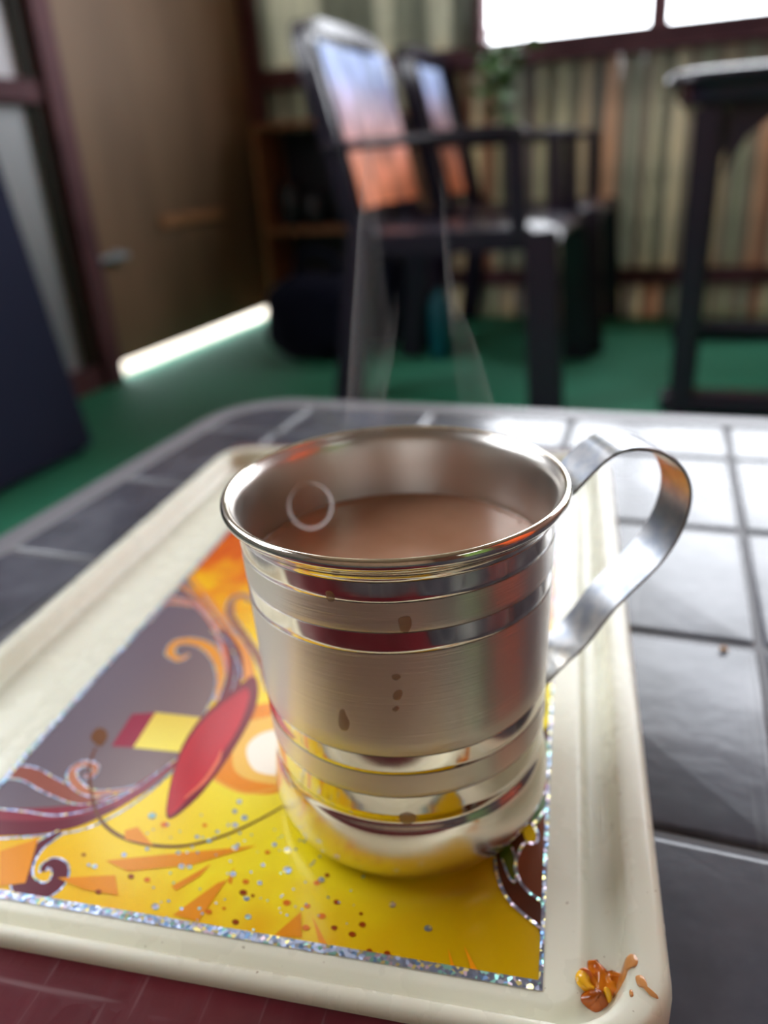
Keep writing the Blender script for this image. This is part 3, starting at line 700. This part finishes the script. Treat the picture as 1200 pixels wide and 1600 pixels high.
# red leaf
shape([(262, 1279), (266, 1225), (285, 1165), (320, 1115), (372, 1072), (396, 1056), (404, 1075), (398, 1110), (372, 1160), (335, 1215), (300, 1255)], (120, 14, 34), n=5)
shape([(263, 1274), (268, 1225), (287, 1170), (322, 1122), (370, 1084), (386, 1076), (388, 1095), (368, 1145), (330, 1200), (296, 1245)], lambda x, y: mixc(lin((176, 22, 40)), lin((206, 30, 48)), mnoise.noise(Vector((x*.2, y*.2, 1)))+.5), n=5)
ribbon([(288, 1248), (318, 1222), (340, 1190), (346, 1172)], [.4, 1.4, 1.2, .3], (232, 110, 80))
# orange shards
for sh_ in ([(165, 1345), (290, 1332), (400, 1322), (300, 1352), (200, 1362)], [(268, 1385), (330, 1350), (312, 1370), (275, 1392)], [(270, 1430), (340, 1380), (355, 1375), (310, 1440)],
            [(355, 1378), (366, 1355), (362, 1382)], [(428, 1462), (470, 1425), (455, 1465)], [(472, 1465), (470, 1425), (452, 1464)], [(488, 1432), (512, 1478), (498, 1472)],
            [(195, 1298), (215, 1292), (240, 1322), (195, 1312)], [(0, 1330), (60, 1310), (40, 1380), (0, 1385)], [(725, 1478), (748, 1520), (736, 1516)], [(700, 1482), (704, 1512), (710, 1510)],
            [(90, 1372), (180, 1368), (185, 1400), (130, 1390)]):
    shape(sh_, (232, 146, 14), False)
for x, y, r, c in [(205, 1370, 5, 0), (154, 1394, 5, 0), (380, 1395, 6, 0), (326, 1425, 5, 1), (368, 1441, 5.5, 0), (384, 1378, 5, 1), (448, 1411, 6, 1), (480, 1416, 5, 1), (503, 1432, 6, 1), (526, 1410, 5, 0), (522, 1450, 5, 0), (566, 1445, 5.5, 0), (550, 1460, 5.5, 0),
                   (495, 1380, 5, 1), (511, 1368, 4, 0), (577, 1486, 4.5, 0), (564, 1428, 3, 0), (418, 1332, 4, 1), (320, 1290, 4, 1), (257, 1289, 6, 1), (230, 1375, 5, 1), (478, 1450, 6, 1), (131, 1336, 3.5, 0), (605, 1490, 5, 0), (395, 1400, 3, 0), (350, 1420, 3, 1)]:
    shape([(x+r*math.cos(a*.785), y+r*.75*math.sin(a*.785)) for a in range(8)], (150, 62, 8) if c == 0 else (222, 116, 10), n=2, lz=LZ[0]+1)
LZ[0] += 1
dots = [(238, 1275, 6), (367, 1268, 4), (382, 1278, 5), (374, 1253, 4), (367, 1290, 5), (308, 1308, 3.5), (327, 1314, 4), (279, 1333, 4), (284, 1354, 5), (296, 1355, 4), (367, 1325, 5), (372, 1320, 3), (450, 1329, 6), (449, 1360, 7), (429, 1320, 4), (364, 1366, 5), (385, 1404, 4.5), (502, 1375, 5), (388, 1433, 5), (243, 1417, 6), (613, 1414, 5), (669, 1451, 6), (406, 1380, 4), (148, 1354, 4.5), (139, 1352, 3), (194, 1336, 4), (312, 1420, 3), (284, 1420, 3), (340, 1300, 3), (230, 1327, 3), (411, 1352, 3.5), (568, 1370, 3)]
for k in range(70):
    y = random.uniform(1270, 1460); dots.append((random.uniform(230, 560), y, random.uniform(1.2, 2.4)))
for x, y, r in dots:
    shape([(x+r*math.cos(a*.785), y+r*.8*math.sin(a*.785)) for a in range(8)], (215, 215, 215), n=2, lz=LZ[0]+1, mi=1)
LZ[0] += 1
# lower right: brown leaf shapes
shape([(772, 1330), (780, 1375), (800, 1412), (838, 1447), (848, 1452), (870, 1300), (866, 1150), (845, 1150), (840, 1240), (800, 1300)], (74, 34, 18))
shape([(806, 1335), (812, 1370), (835, 1400), (862, 1416), (870, 1280), (850, 1245), (835, 1290)], lambda x, y: mixc(lin((108, 56, 34)), lin((126, 74, 50)), (y-30)/30))
shape([(846, 1240), (853, 1262), (838, 1290), (828, 1270)], (96, 130, 90)); shape([(780, 1335), (800, 1380), (806, 1372), (800, 1320)], (66, 84, 16))
shape([(846, 1155), (866, 1160), (866, 1190), (846, 1186)], (110, 150, 96), False); shape([(846, 1190), (866, 1190), (864, 1215), (846, 1212)], (208, 150, 60), False); shape([(848, 1212), (864, 1215), (863, 1235), (848, 1232)], (170, 40, 60), False)
shape([(818, 1300), (828, 1290), (836, 1302), (836, 1314), (824, 1316)], (226, 190, 20))
ribbon([(772, 1330), (777, 1368), (796, 1408), (838, 1445), (856, 1458)], .8, mi=1); ribbon([(818, 1318), (808, 1340), (806, 1362), (820, 1388), (850, 1412)], .75, mi=1)
ribbon([(784, 1342), (796, 1372), (806, 1376), (806, 1345), (800, 1325)], .6, mi=1); ribbon([(820, 1316), (836, 1318), (841, 1306), (832, 1286)], .7, mi=1); ribbon([(834, 1288), (852, 1264), (856, 1245), (846, 1236)], .6, mi=1)
# glitter border
def lstrip(x0, x1, y0, y1):
    vs = [pbm.verts.new((x, y, (LZ[0]+2)*3.5e-6)) for x, y in ((x0, y0), (x1, y0), (x1, y1), (x0, y1))]; f = pbm.faces.new(vs); f.material_index = 1
lstrip(PX0-.0014, PX1+.0006, PY0-.0016, PY0+.0006); lstrip(PX0-.0014, PX1+.0006, PY1-.0006, PY1+.0016)
LZ[0] += 1; lstrip(PX1-.0003, PX1+.0006, PY0-.0016, PY1+.0016); lstrip(PX0-.0014, PX0+.0004, PY0-.0016, PY1+.0016)
po = obj('printed_panel', pbm, [M_print, M_glit], tray); po.location = (0, 0, .00806)
tag(po, 'yellow printed panel with red leaf, silver-edged scrolls and glitter border')

# ------------------------------------------------------------------ mug
MC = Vector((.002985, .168989, TZ+.00845)); PHI = math.radians(11)
mug = empty('steel_mug', MC, PHI); tag(mug, 'banded stainless steel mug of milky tea standing on the tray', 'mug')
def steel(name, rough, aniso=0, col=(.76, .695, .59), lines=False):
    m = mat(name, col, rough, 1)
    b = bsdf(m)
    if aniso:
        b.inputs['Anisotropic'].default_value = aniso; b.inputs['Anisotropic Rotation'].default_value = .25; tg = N(m, 'ShaderNodeTangent'); tg.direction_type = 'RADIAL'; tg.axis = 'Z'; L(m, tg.outputs[0], b.inputs['Tangent'])
    if lines:
        nz = noise(m, 1, 2, (25, 25, 2600)); bump(m, nz.outputs['Fac'], .9, .00014)
    else:
        nz = noise(m, 220, 4); r_ = ramp(m, nz.outputs['Fac'], [(.3, (rough*.93,)*3), (.7, (rough*1.1,)*3)]); L(m, r_.outputs[0], b.inputs['Roughness'])
    return m
M_pol = steel('polished_steel', .10); M_bru = steel('brushed_steel', .34, .85, lines=True); M_satin = steel('satin_steel', .3, .4, (.62,.59,.55)); M_base = mat('satin_base_steel', (.80, .74, .64), .25, 1)
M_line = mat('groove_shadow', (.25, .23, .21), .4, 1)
def rb(z): return .0362+(.03779-.0362)*(z-.0205)/.066
prof = [(0, .0022, 0), (.029, .0018, 0), (.0306, .0006, 0), (.0320, 0, 0), (.0336, .0004, 0), (.0352, .0015, 0), (.0366, .0034, 0), (.0375, .0058, 0), (.0378, .0085, 0), (.0375, .0115, 0), (.0371, .0145, 0), (.0366, .0172, 0),
        (.03605, .0188, 0), (.0356, .0197, 0), (.0355, .0205, 0), (.0358, .0212, 0), (.0363, .0218, 0)]
bands = [(.0226, 0), (.0290, 1), (.0358, 0), (.0410, 1), (.0687, 0), (.0738, 1), (.0810, 0), (.0850, 0)]
pts = [(r, z, 0) for r, z, _ in prof]; mt_ = [4]*(len(prof)-6)+[0]*5
# bands listed bottom to top: polished .0218-.0290, brushed .0290-.0358, polished -.0410, brushed -.0687, polished -.0738, brushed -.0810, polished -.0850
zz = .0218
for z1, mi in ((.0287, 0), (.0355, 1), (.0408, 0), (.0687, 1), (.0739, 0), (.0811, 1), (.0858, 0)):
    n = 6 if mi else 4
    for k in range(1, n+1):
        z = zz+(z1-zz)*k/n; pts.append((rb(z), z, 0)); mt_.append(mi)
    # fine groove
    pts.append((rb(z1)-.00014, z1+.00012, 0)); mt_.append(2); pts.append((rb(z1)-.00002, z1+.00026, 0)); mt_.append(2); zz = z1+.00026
for r, z in ((.03785, .0866), (.0381, .0872), (.0386, .0878), (.0393, .0884), (.0398, .0890), (.0402, .0896), (.0407, .0900), (.0410, .0906), (.04105, .0913), (.0409, .0919), (.0405, .0923), (.0400, .09245), (.0395, .0922), (.0392, .0918)):
    pts.append((r, z, 0)); mt_.append(0)
for r, z in ((.0390, .0914), (.0386, .0909), (.0380, .0903), (.0376, .0893), (.0373, .0875), (.0371, .085), (.0369, .0815), (.0367, .072), (.0363, .055), (.0357, .035), (.0352, .015), (.033, .006), (.028, .004), (0, .0038)):
    pts.append((r, z, 0)); mt_.append(3)
bm = bmesh.new(); lathe(bm, [(r, z) for r, z, _ in pts], 160, mt_)
bmesh.ops.recalc_face_normals(bm, faces=bm.faces); bm.normal_update(); mb = bm.copy(); obj('mug_body', bm, [M_pol, M_bru, M_line, M_satin, M_base], mug, autos=50)
mb.transform(Matrix.Translation(MC)); mb.normal_update(); MUGB = BVHTree.FromBMesh(mb); mb.free()
# handle strap
M_strap = steel('worn_steel', .3, 0, (.47, .48, .50)); noise_col(M_strap, (.30, .33, .38), (.44, .44, .45), 260, 4)
hp = [(.0372, .0165), (.0370, .0225), (.0368, .0275), (.0378, .0300), (.0428, .0351), (.0485, .0400), (.0567, .0505), (.0680, .0612), (.0735, .0706), (.0748, .0795), (.0722, .0865), (.0664, .0918), (.0590, .0943), (.0528, .0934), (.0480, .0900), (.0432, .0855), (.0402, .0832), (.0386, .0818), (.0384, .0795), (.0383, .0772)]
hc = catmull(hp, 6); wdt = .0140
bm = bmesh.new(); rings = []
for k, (r, z) in enumerate(hc):
    a, b = hc[max(k-1, 0)], hc[min(k+1, len(hc)-1)]; d = Vector((b[0]-a[0], 0, b[1]-a[1])).normalized(); nn = Vector((-d.z, 0, d.x))
    hw, ht, c_ = wdt/2, .00045, .0003
    t = k/(len(hc)-1); hw *= min(1, .75+t*6) if t < .06 else (min(1, .8+(1-t)*6) if t > .95 else 1)
    p = Vector((r, 0, z)); cr_ = []
    for y, h in ((-hw, -ht+c_), (-hw+c_, -ht), (hw-c_, -ht), (hw, -ht+c_), (hw, ht-c_), (hw-c_, ht), (-hw+c_, ht), (-hw, ht-c_)):
        yy = y; bend = 0
        cr_.append(bm.verts.new(p+nn*h+Vector((0, yy, 0))))
    rings.append(cr_)
for a, b in zip(rings[:-1], rings[1:]):
    for k in range(8): bm.faces.new((a[k], a[(k+1) % 8], b[(k+1) % 8], b[k]))
bm.faces.new(rings[0][::-1]); bm.faces.new(rings[-1]); bmesh.ops.recalc_face_normals(bm, faces=bm.faces)
tag(obj('handle', bm, M_strap, mug, autos=40), 'worn steel strap handle')
# tea
LQ = .0722
M_tea = mat('milky_tea', (.36, .18, .11), .14); noise_col(M_tea, (.36, .18, .105), (.41, .215, .135), 60, 3)
bsdf(M_tea).inputs['Subsurface Weight'].default_value = .3; bsdf(M_tea).inputs['Subsurface Radius'].default_value = (.003, .0015, .001); bsdf(M_tea).inputs['Subsurface Scale'].default_value = 1
bsdf(M_tea).inputs['Specular IOR Level'].default_value = .35
bm = bmesh.new(); lathe(bm, [(0, .05), (.0360, .05), (.0366, LQ+.0009), (.0362, LQ+.0004), (.0355, LQ+.0001), (.034, LQ), (0, LQ)], 96)
tea = obj('tea', bm, M_tea, None, smooth=True); tea.location = MC; tea.rotation_euler.z = PHI; tag(tea, 'milky brown tea filling the steel mug', 'tea')
# foam beads round the waterline
M_foam = mat('foam', (.45, .28, .18), .2)
bm = bmesh.new()
for k in range(90):
    a = random.gauss(1.4, .8); r = .0362-abs(random.gauss(0, .0005)); s = random.uniform(.00012, .0004)
    bmesh.ops.create_icosphere(bm, subdivisions=1, radius=s, matrix=Matrix.Translation((r*math.cos(a), r*math.sin(a), LQ+.0005)))
fo = obj('foam', bm, M_foam, tea, smooth=True); tag(fo, 'tiny bubbles along the waterline', kind='stuff')

# ------------------------------------------------------------------ drops and residue draped on surfaces
def dome_on(bvh, outline, h, name, m, label, cat, group=None, n=5, rings=5, parent=None, lump=0):
    pts = catmull(outline, n, True); cx = sum(p[0] for p in pts)/len(pts); cy = sum(p[1] for p in pts)/len(pts)
    bm = bmesh.new(); rg = []
    for q in range(rings+1):
        f = 1-q/rings*.999; hh = h*math.sqrt(max(0, 1-f**2)) if q else -.0001; row = []
        for p in pts:
            x, y = cx+(p[0]-cx)*f, cy+(p[1]-cy)*f
            loc, nor, _, _ = bvh.ray_cast(CAM, ray(x, y))
            if loc is None: loc = CAM+ray(x, y)*.2; nor = Vector((0, 0, 1))
            if nor.dot(ray(x, y)) > 0: nor = -nor
            ex = lump*mnoise.noise(loc*400)*(1 if q else 0)
            row.append(bm.verts.new(loc+nor*(hh+ex)))
        rg.append(row)
    k_ = len(pts)
    for a, b in zip(rg[:-1], rg[1:]):
        for k in range(k_): bm.faces.new((a[k], a[(k+1) % k_], b[(k+1) % k_], b[k]))
    bm.faces.new(rg[-1]); bmesh.ops.recalc_face_normals(bm, faces=bm.faces)
    o = obj(name, bm, m, parent, smooth=True)
    # move origin to the drop
    c = sum((v.co for v in o.data.vertices), Vector())/len(o.data.vertices)
    if not parent: o.data.transform(Matrix.Translation(-c)); o.location = c
    if label: tag(o, label, cat, group)
    return o
M_drop = mat('tea_drop', (.42, .22, .10), .08); bsdf(M_drop).inputs['Alpha'].default_value = .55
drops = [([(530, 1110), (537, 1107), (541, 1116), (547, 1130), (543, 1142), (533, 1141), (528, 1130)], 'drop_shaped tea dribble, large, on the left front of the mug'),
         ([(617, 1080), (626, 1077), (630, 1083), (625, 1093), (616, 1094), (613, 1088)], 'small tea drop on the middle of the mug front, higher one'),
         ([(612, 1108), (620, 1103), (624, 1107), (618, 1112)], 'tiny tea fleck just under the small drop on the mug front'),
         ([(623, 965), (640, 962), (644, 975), (638, 988), (626, 987), (622, 975)], 'pale tea stain across the upper brushed band of the mug'),
         ([(508, 925), (516, 923), (523, 930), (522, 940), (512, 939)], 'brown tea drop on the dark band below the rim'),
         ([(624, 1272), (638, 1268), (651, 1274), (650, 1284), (636, 1289), (624, 1284)], 'wide amber tea drop hanging in the groove near the mug base'),
         ([(612, 1055), (622, 1053), (627, 1058), (620, 1063), (613, 1061)], 'faint tea spot above the small drop on the mug front')]
for P, lb in drops: dome_on(MUGB, P, .00035, 'tea_drop', M_drop, lb.replace('_', '-'), 'drop', 'dried tea drops on the mug')
M_pick = mat('orange_pickle', (.80, .22, .01), .15); noise_col(M_pick, (.50, .09, .003), (.85, .26, .01), 160, 4)
bsdf(M_pick).inputs['Subsurface Weight'].default_value = .2; bsdf(M_pick).inputs['Subsurface Radius'].default_value = (.004, .0015, .0005); bsdf(M_pick).inputs['Subsurface Scale'].default_value = 1
M_pickd = mat('orange_peel_dark', (.50, .10, .005), .18); noise_col(M_pickd, (.24, .04, .002), (.50, .11, .006), 200, 4)
M_pickl = mat('orange_peel_light', (.95, .50, .02), .18)
M_sauce = mat('orange_sauce', (.72, .30, .08), .08); bsdf(M_sauce).inputs['Alpha'].default_value = .8
scrp = empty('vegetable_scrap', TRAYB.ray_cast(CAM, ray(935, 1550))[0]); tag(scrp, 'wet orange vegetable scrap in the right front corner of the tray', 'food scrap')
def child_of(o, p): o.parent = p; o.matrix_parent_inverse = Matrix.Translation(-Vector(p.location)); return o
for P, h, m in (([(905, 1515), (917, 1516), (928, 1530), (934, 1552), (920, 1553), (908, 1545), (900, 1535), (899, 1522)], .0012, M_pickl),
                ([(919, 1500), (930, 1505), (948, 1520), (962, 1524), (972, 1522), (966, 1548), (950, 1560), (932, 1558), (922, 1530), (918, 1512)], .0022, M_pick),
                ([(910, 1552), (925, 1546), (944, 1554), (952, 1566), (944, 1576), (930, 1582), (914, 1572), (907, 1562)], .0026, M_pickd),
                ([(944, 1554), (955, 1552), (956, 1562), (950, 1568)], .003, M_pickl),
                ([(905, 1514), (919, 1516), (930, 1536), (938, 1556), (926, 1545), (914, 1528)], .0020, M_pick)):
    child_of(dome_on(TRAYB, P, h, 'peel', m, None, None, lump=.0009, parent=None), scrp)
dome_on(TRAYB, [(956, 1560), (968, 1525), (975, 1506), (982, 1491), (992, 1490), (998, 1500), (994, 1510), (984, 1514), (974, 1535), (962, 1556)], .0006, 'sauce_smear', M_sauce, 'orange sauce smear running up the tray rim from the scrap', 'sauce')
dome_on(TRAYB, [(992, 1525), (1003, 1523), (1010, 1535), (1012, 1545), (1020, 1550), (1029, 1558), (1028, 1562), (1016, 1556), (1006, 1545), (996, 1540)], .0005, 'sauce_smear', M_sauce, 'small separate orange sauce streak on the flat tray rim', 'sauce')
dome_on(TRAYB, [(983, 1548), (988, 1547), (990, 1556), (985, 1558)], .0004, 'sauce_smear', M_sauce, 'tiny orange sauce dot beside the rim streak', 'sauce')
# crumb on the tiles
cb = atz(1131, 1014, TZ+.001)
bm = bmesh.new()
for k in range(4): bmesh.ops.create_icosphere(bm, subdivisions=2, radius=.0008, matrix=Matrix.Translation((random.uniform(-.0012, .0012), random.uniform(-.0016, .0016), random.uniform(-.0003, .0006))) @ Matrix.Diagonal((1, 1.2, .7, 1)))
M_crumb = mat('crumb', (.5, .25, .08), .7); o = obj('crumb', bm, M_crumb, None, smooth=True); o.location = cb; tag(o, 'small brown crumb on the tile joint right of the mug handle', 'crumb')

# ------------------------------------------------------------------ steam
M_steam = bpy.data.materials.new('steam'); M_steam.use_nodes = True; nt = M_steam.node_tree; nt.nodes.clear()
o_ = nt.nodes.new('ShaderNodeOutputMaterial'); mxm = nt.nodes.new('ShaderNodeMixShader'); tp = nt.nodes.new('ShaderNodeBsdfTransparent')
ad = nt.nodes.new('ShaderNodeAddShader'); t1 = nt.nodes.new('ShaderNodeBsdfTranslucent'); t2 = nt.nodes.new('ShaderNodeBsdfDiffuse'); at2 = nt.nodes.new('ShaderNodeVertexColor'); at2.layer_name = 'Col'
t1.inputs[0].default_value = (.55, .55, .55, 1); t2.inputs[0].default_value = (.45, .45, .45, 1)
nt.links.new(t1.outputs[0], ad.inputs[0]); nt.links.new(t2.outputs[0], ad.inputs[1]); nt.links.new(at2.outputs['Color'], mxm.inputs[0]); nt.links.new(tp.outputs[0], mxm.inputs[1]); nt.links.new(ad.outputs[0], mxm.inputs[2]); nt.links.new(mxm.outputs[0], o_.inputs[0])
def steam(edge, soft, Y, amp, label, prof):
    E1, E2 = catmull(edge, 8), catmull(soft, 8); m = len(E1); nu = 24
    bm = bmesh.new(); cl = bm.loops.layers.float_color.new('Col'); al = {}; g_ = []
    for k in range(m):
        row = []
        for q in range(nu+1):
            u = q/nu; x = E1[k][0]*(1-u)+E2[k][0]*u; y = E1[k][1]*(1-u)+E2[k][1]*u
            v = bm.verts.new(aty(x, y, Y+.006*math.sin(5*u+k*.12))); t = k/(m-1)
            fade = min(1, t*5)*min(1, (1-t)*3.0); al[v] = amp*prof(u)*fade; row.append(v)
        g_.append(row)
    for k in range(m-1):
        for q in range(nu):
            f = bm.faces.new((g_[k][q], g_[k][q+1], g_[k+1][q+1], g_[k+1][q]))
            for lp in f.loops: lp[cl] = (al[lp.vert],)*3+(1,)
    o = obj('steam_wisp', bm, M_steam, None, smooth=True)
    tag(o, label, 'steam', None, 'stuff'); return o
pf = lambda u: (min(1, u/.05))*(math.exp(-u*7)*.8+.28)*min(1, (1-u)*6)
steam([(532, 700), (540, 625), (546, 520), (553, 430), (560, 330), (574, 220), (590, 140)], [(600, 700), (610, 625), (618, 520), (606, 430), (596, 330), (592, 220), (600, 140)], .20, .11, 'left wisp of steam rising above the mug', pf)
steam([(600, 700), (603, 625), (615, 560), (622, 500), (624, 450)], [(570, 700), (576, 625), (590, 560), (604, 500), (612, 450)], .20, .07, 'faint middle streak of steam just right of the left wisp', pf)
steam([(790, 690), (775, 635), (760, 585), (742, 530), (722, 480), (708, 430), (700, 370)], [(715, 690), (712, 635), (706, 585), (702, 530), (698, 480), (694, 430), (692, 370)], .20, .09, 'right wisp of steam leaning toward the mug handle', pf)
steam([(702, 530), (697, 470), (692, 400), (688, 330), (686, 260)], [(722, 530), (716, 470), (708, 400), (700, 330), (696, 260)], .202, .10, 'thin upright thread of steam beside the right wisp', pf)
# curled ring of steam over the tea
rp = [(485+40*math.cos(a), 790+42*math.sin(a)) for a in [math.radians(x) for x in range(-100, 250, 20)]]
ri_ = [(485+(40-13)*math.cos(a), 790+(42-13)*math.sin(a)) for a in [math.radians(x) for x in range(-100, 250, 20)]]
steam(rp, ri_, .150, .22, 'curled ring of steam over the left side of the tea', lambda u: math.sin(math.pi*u))
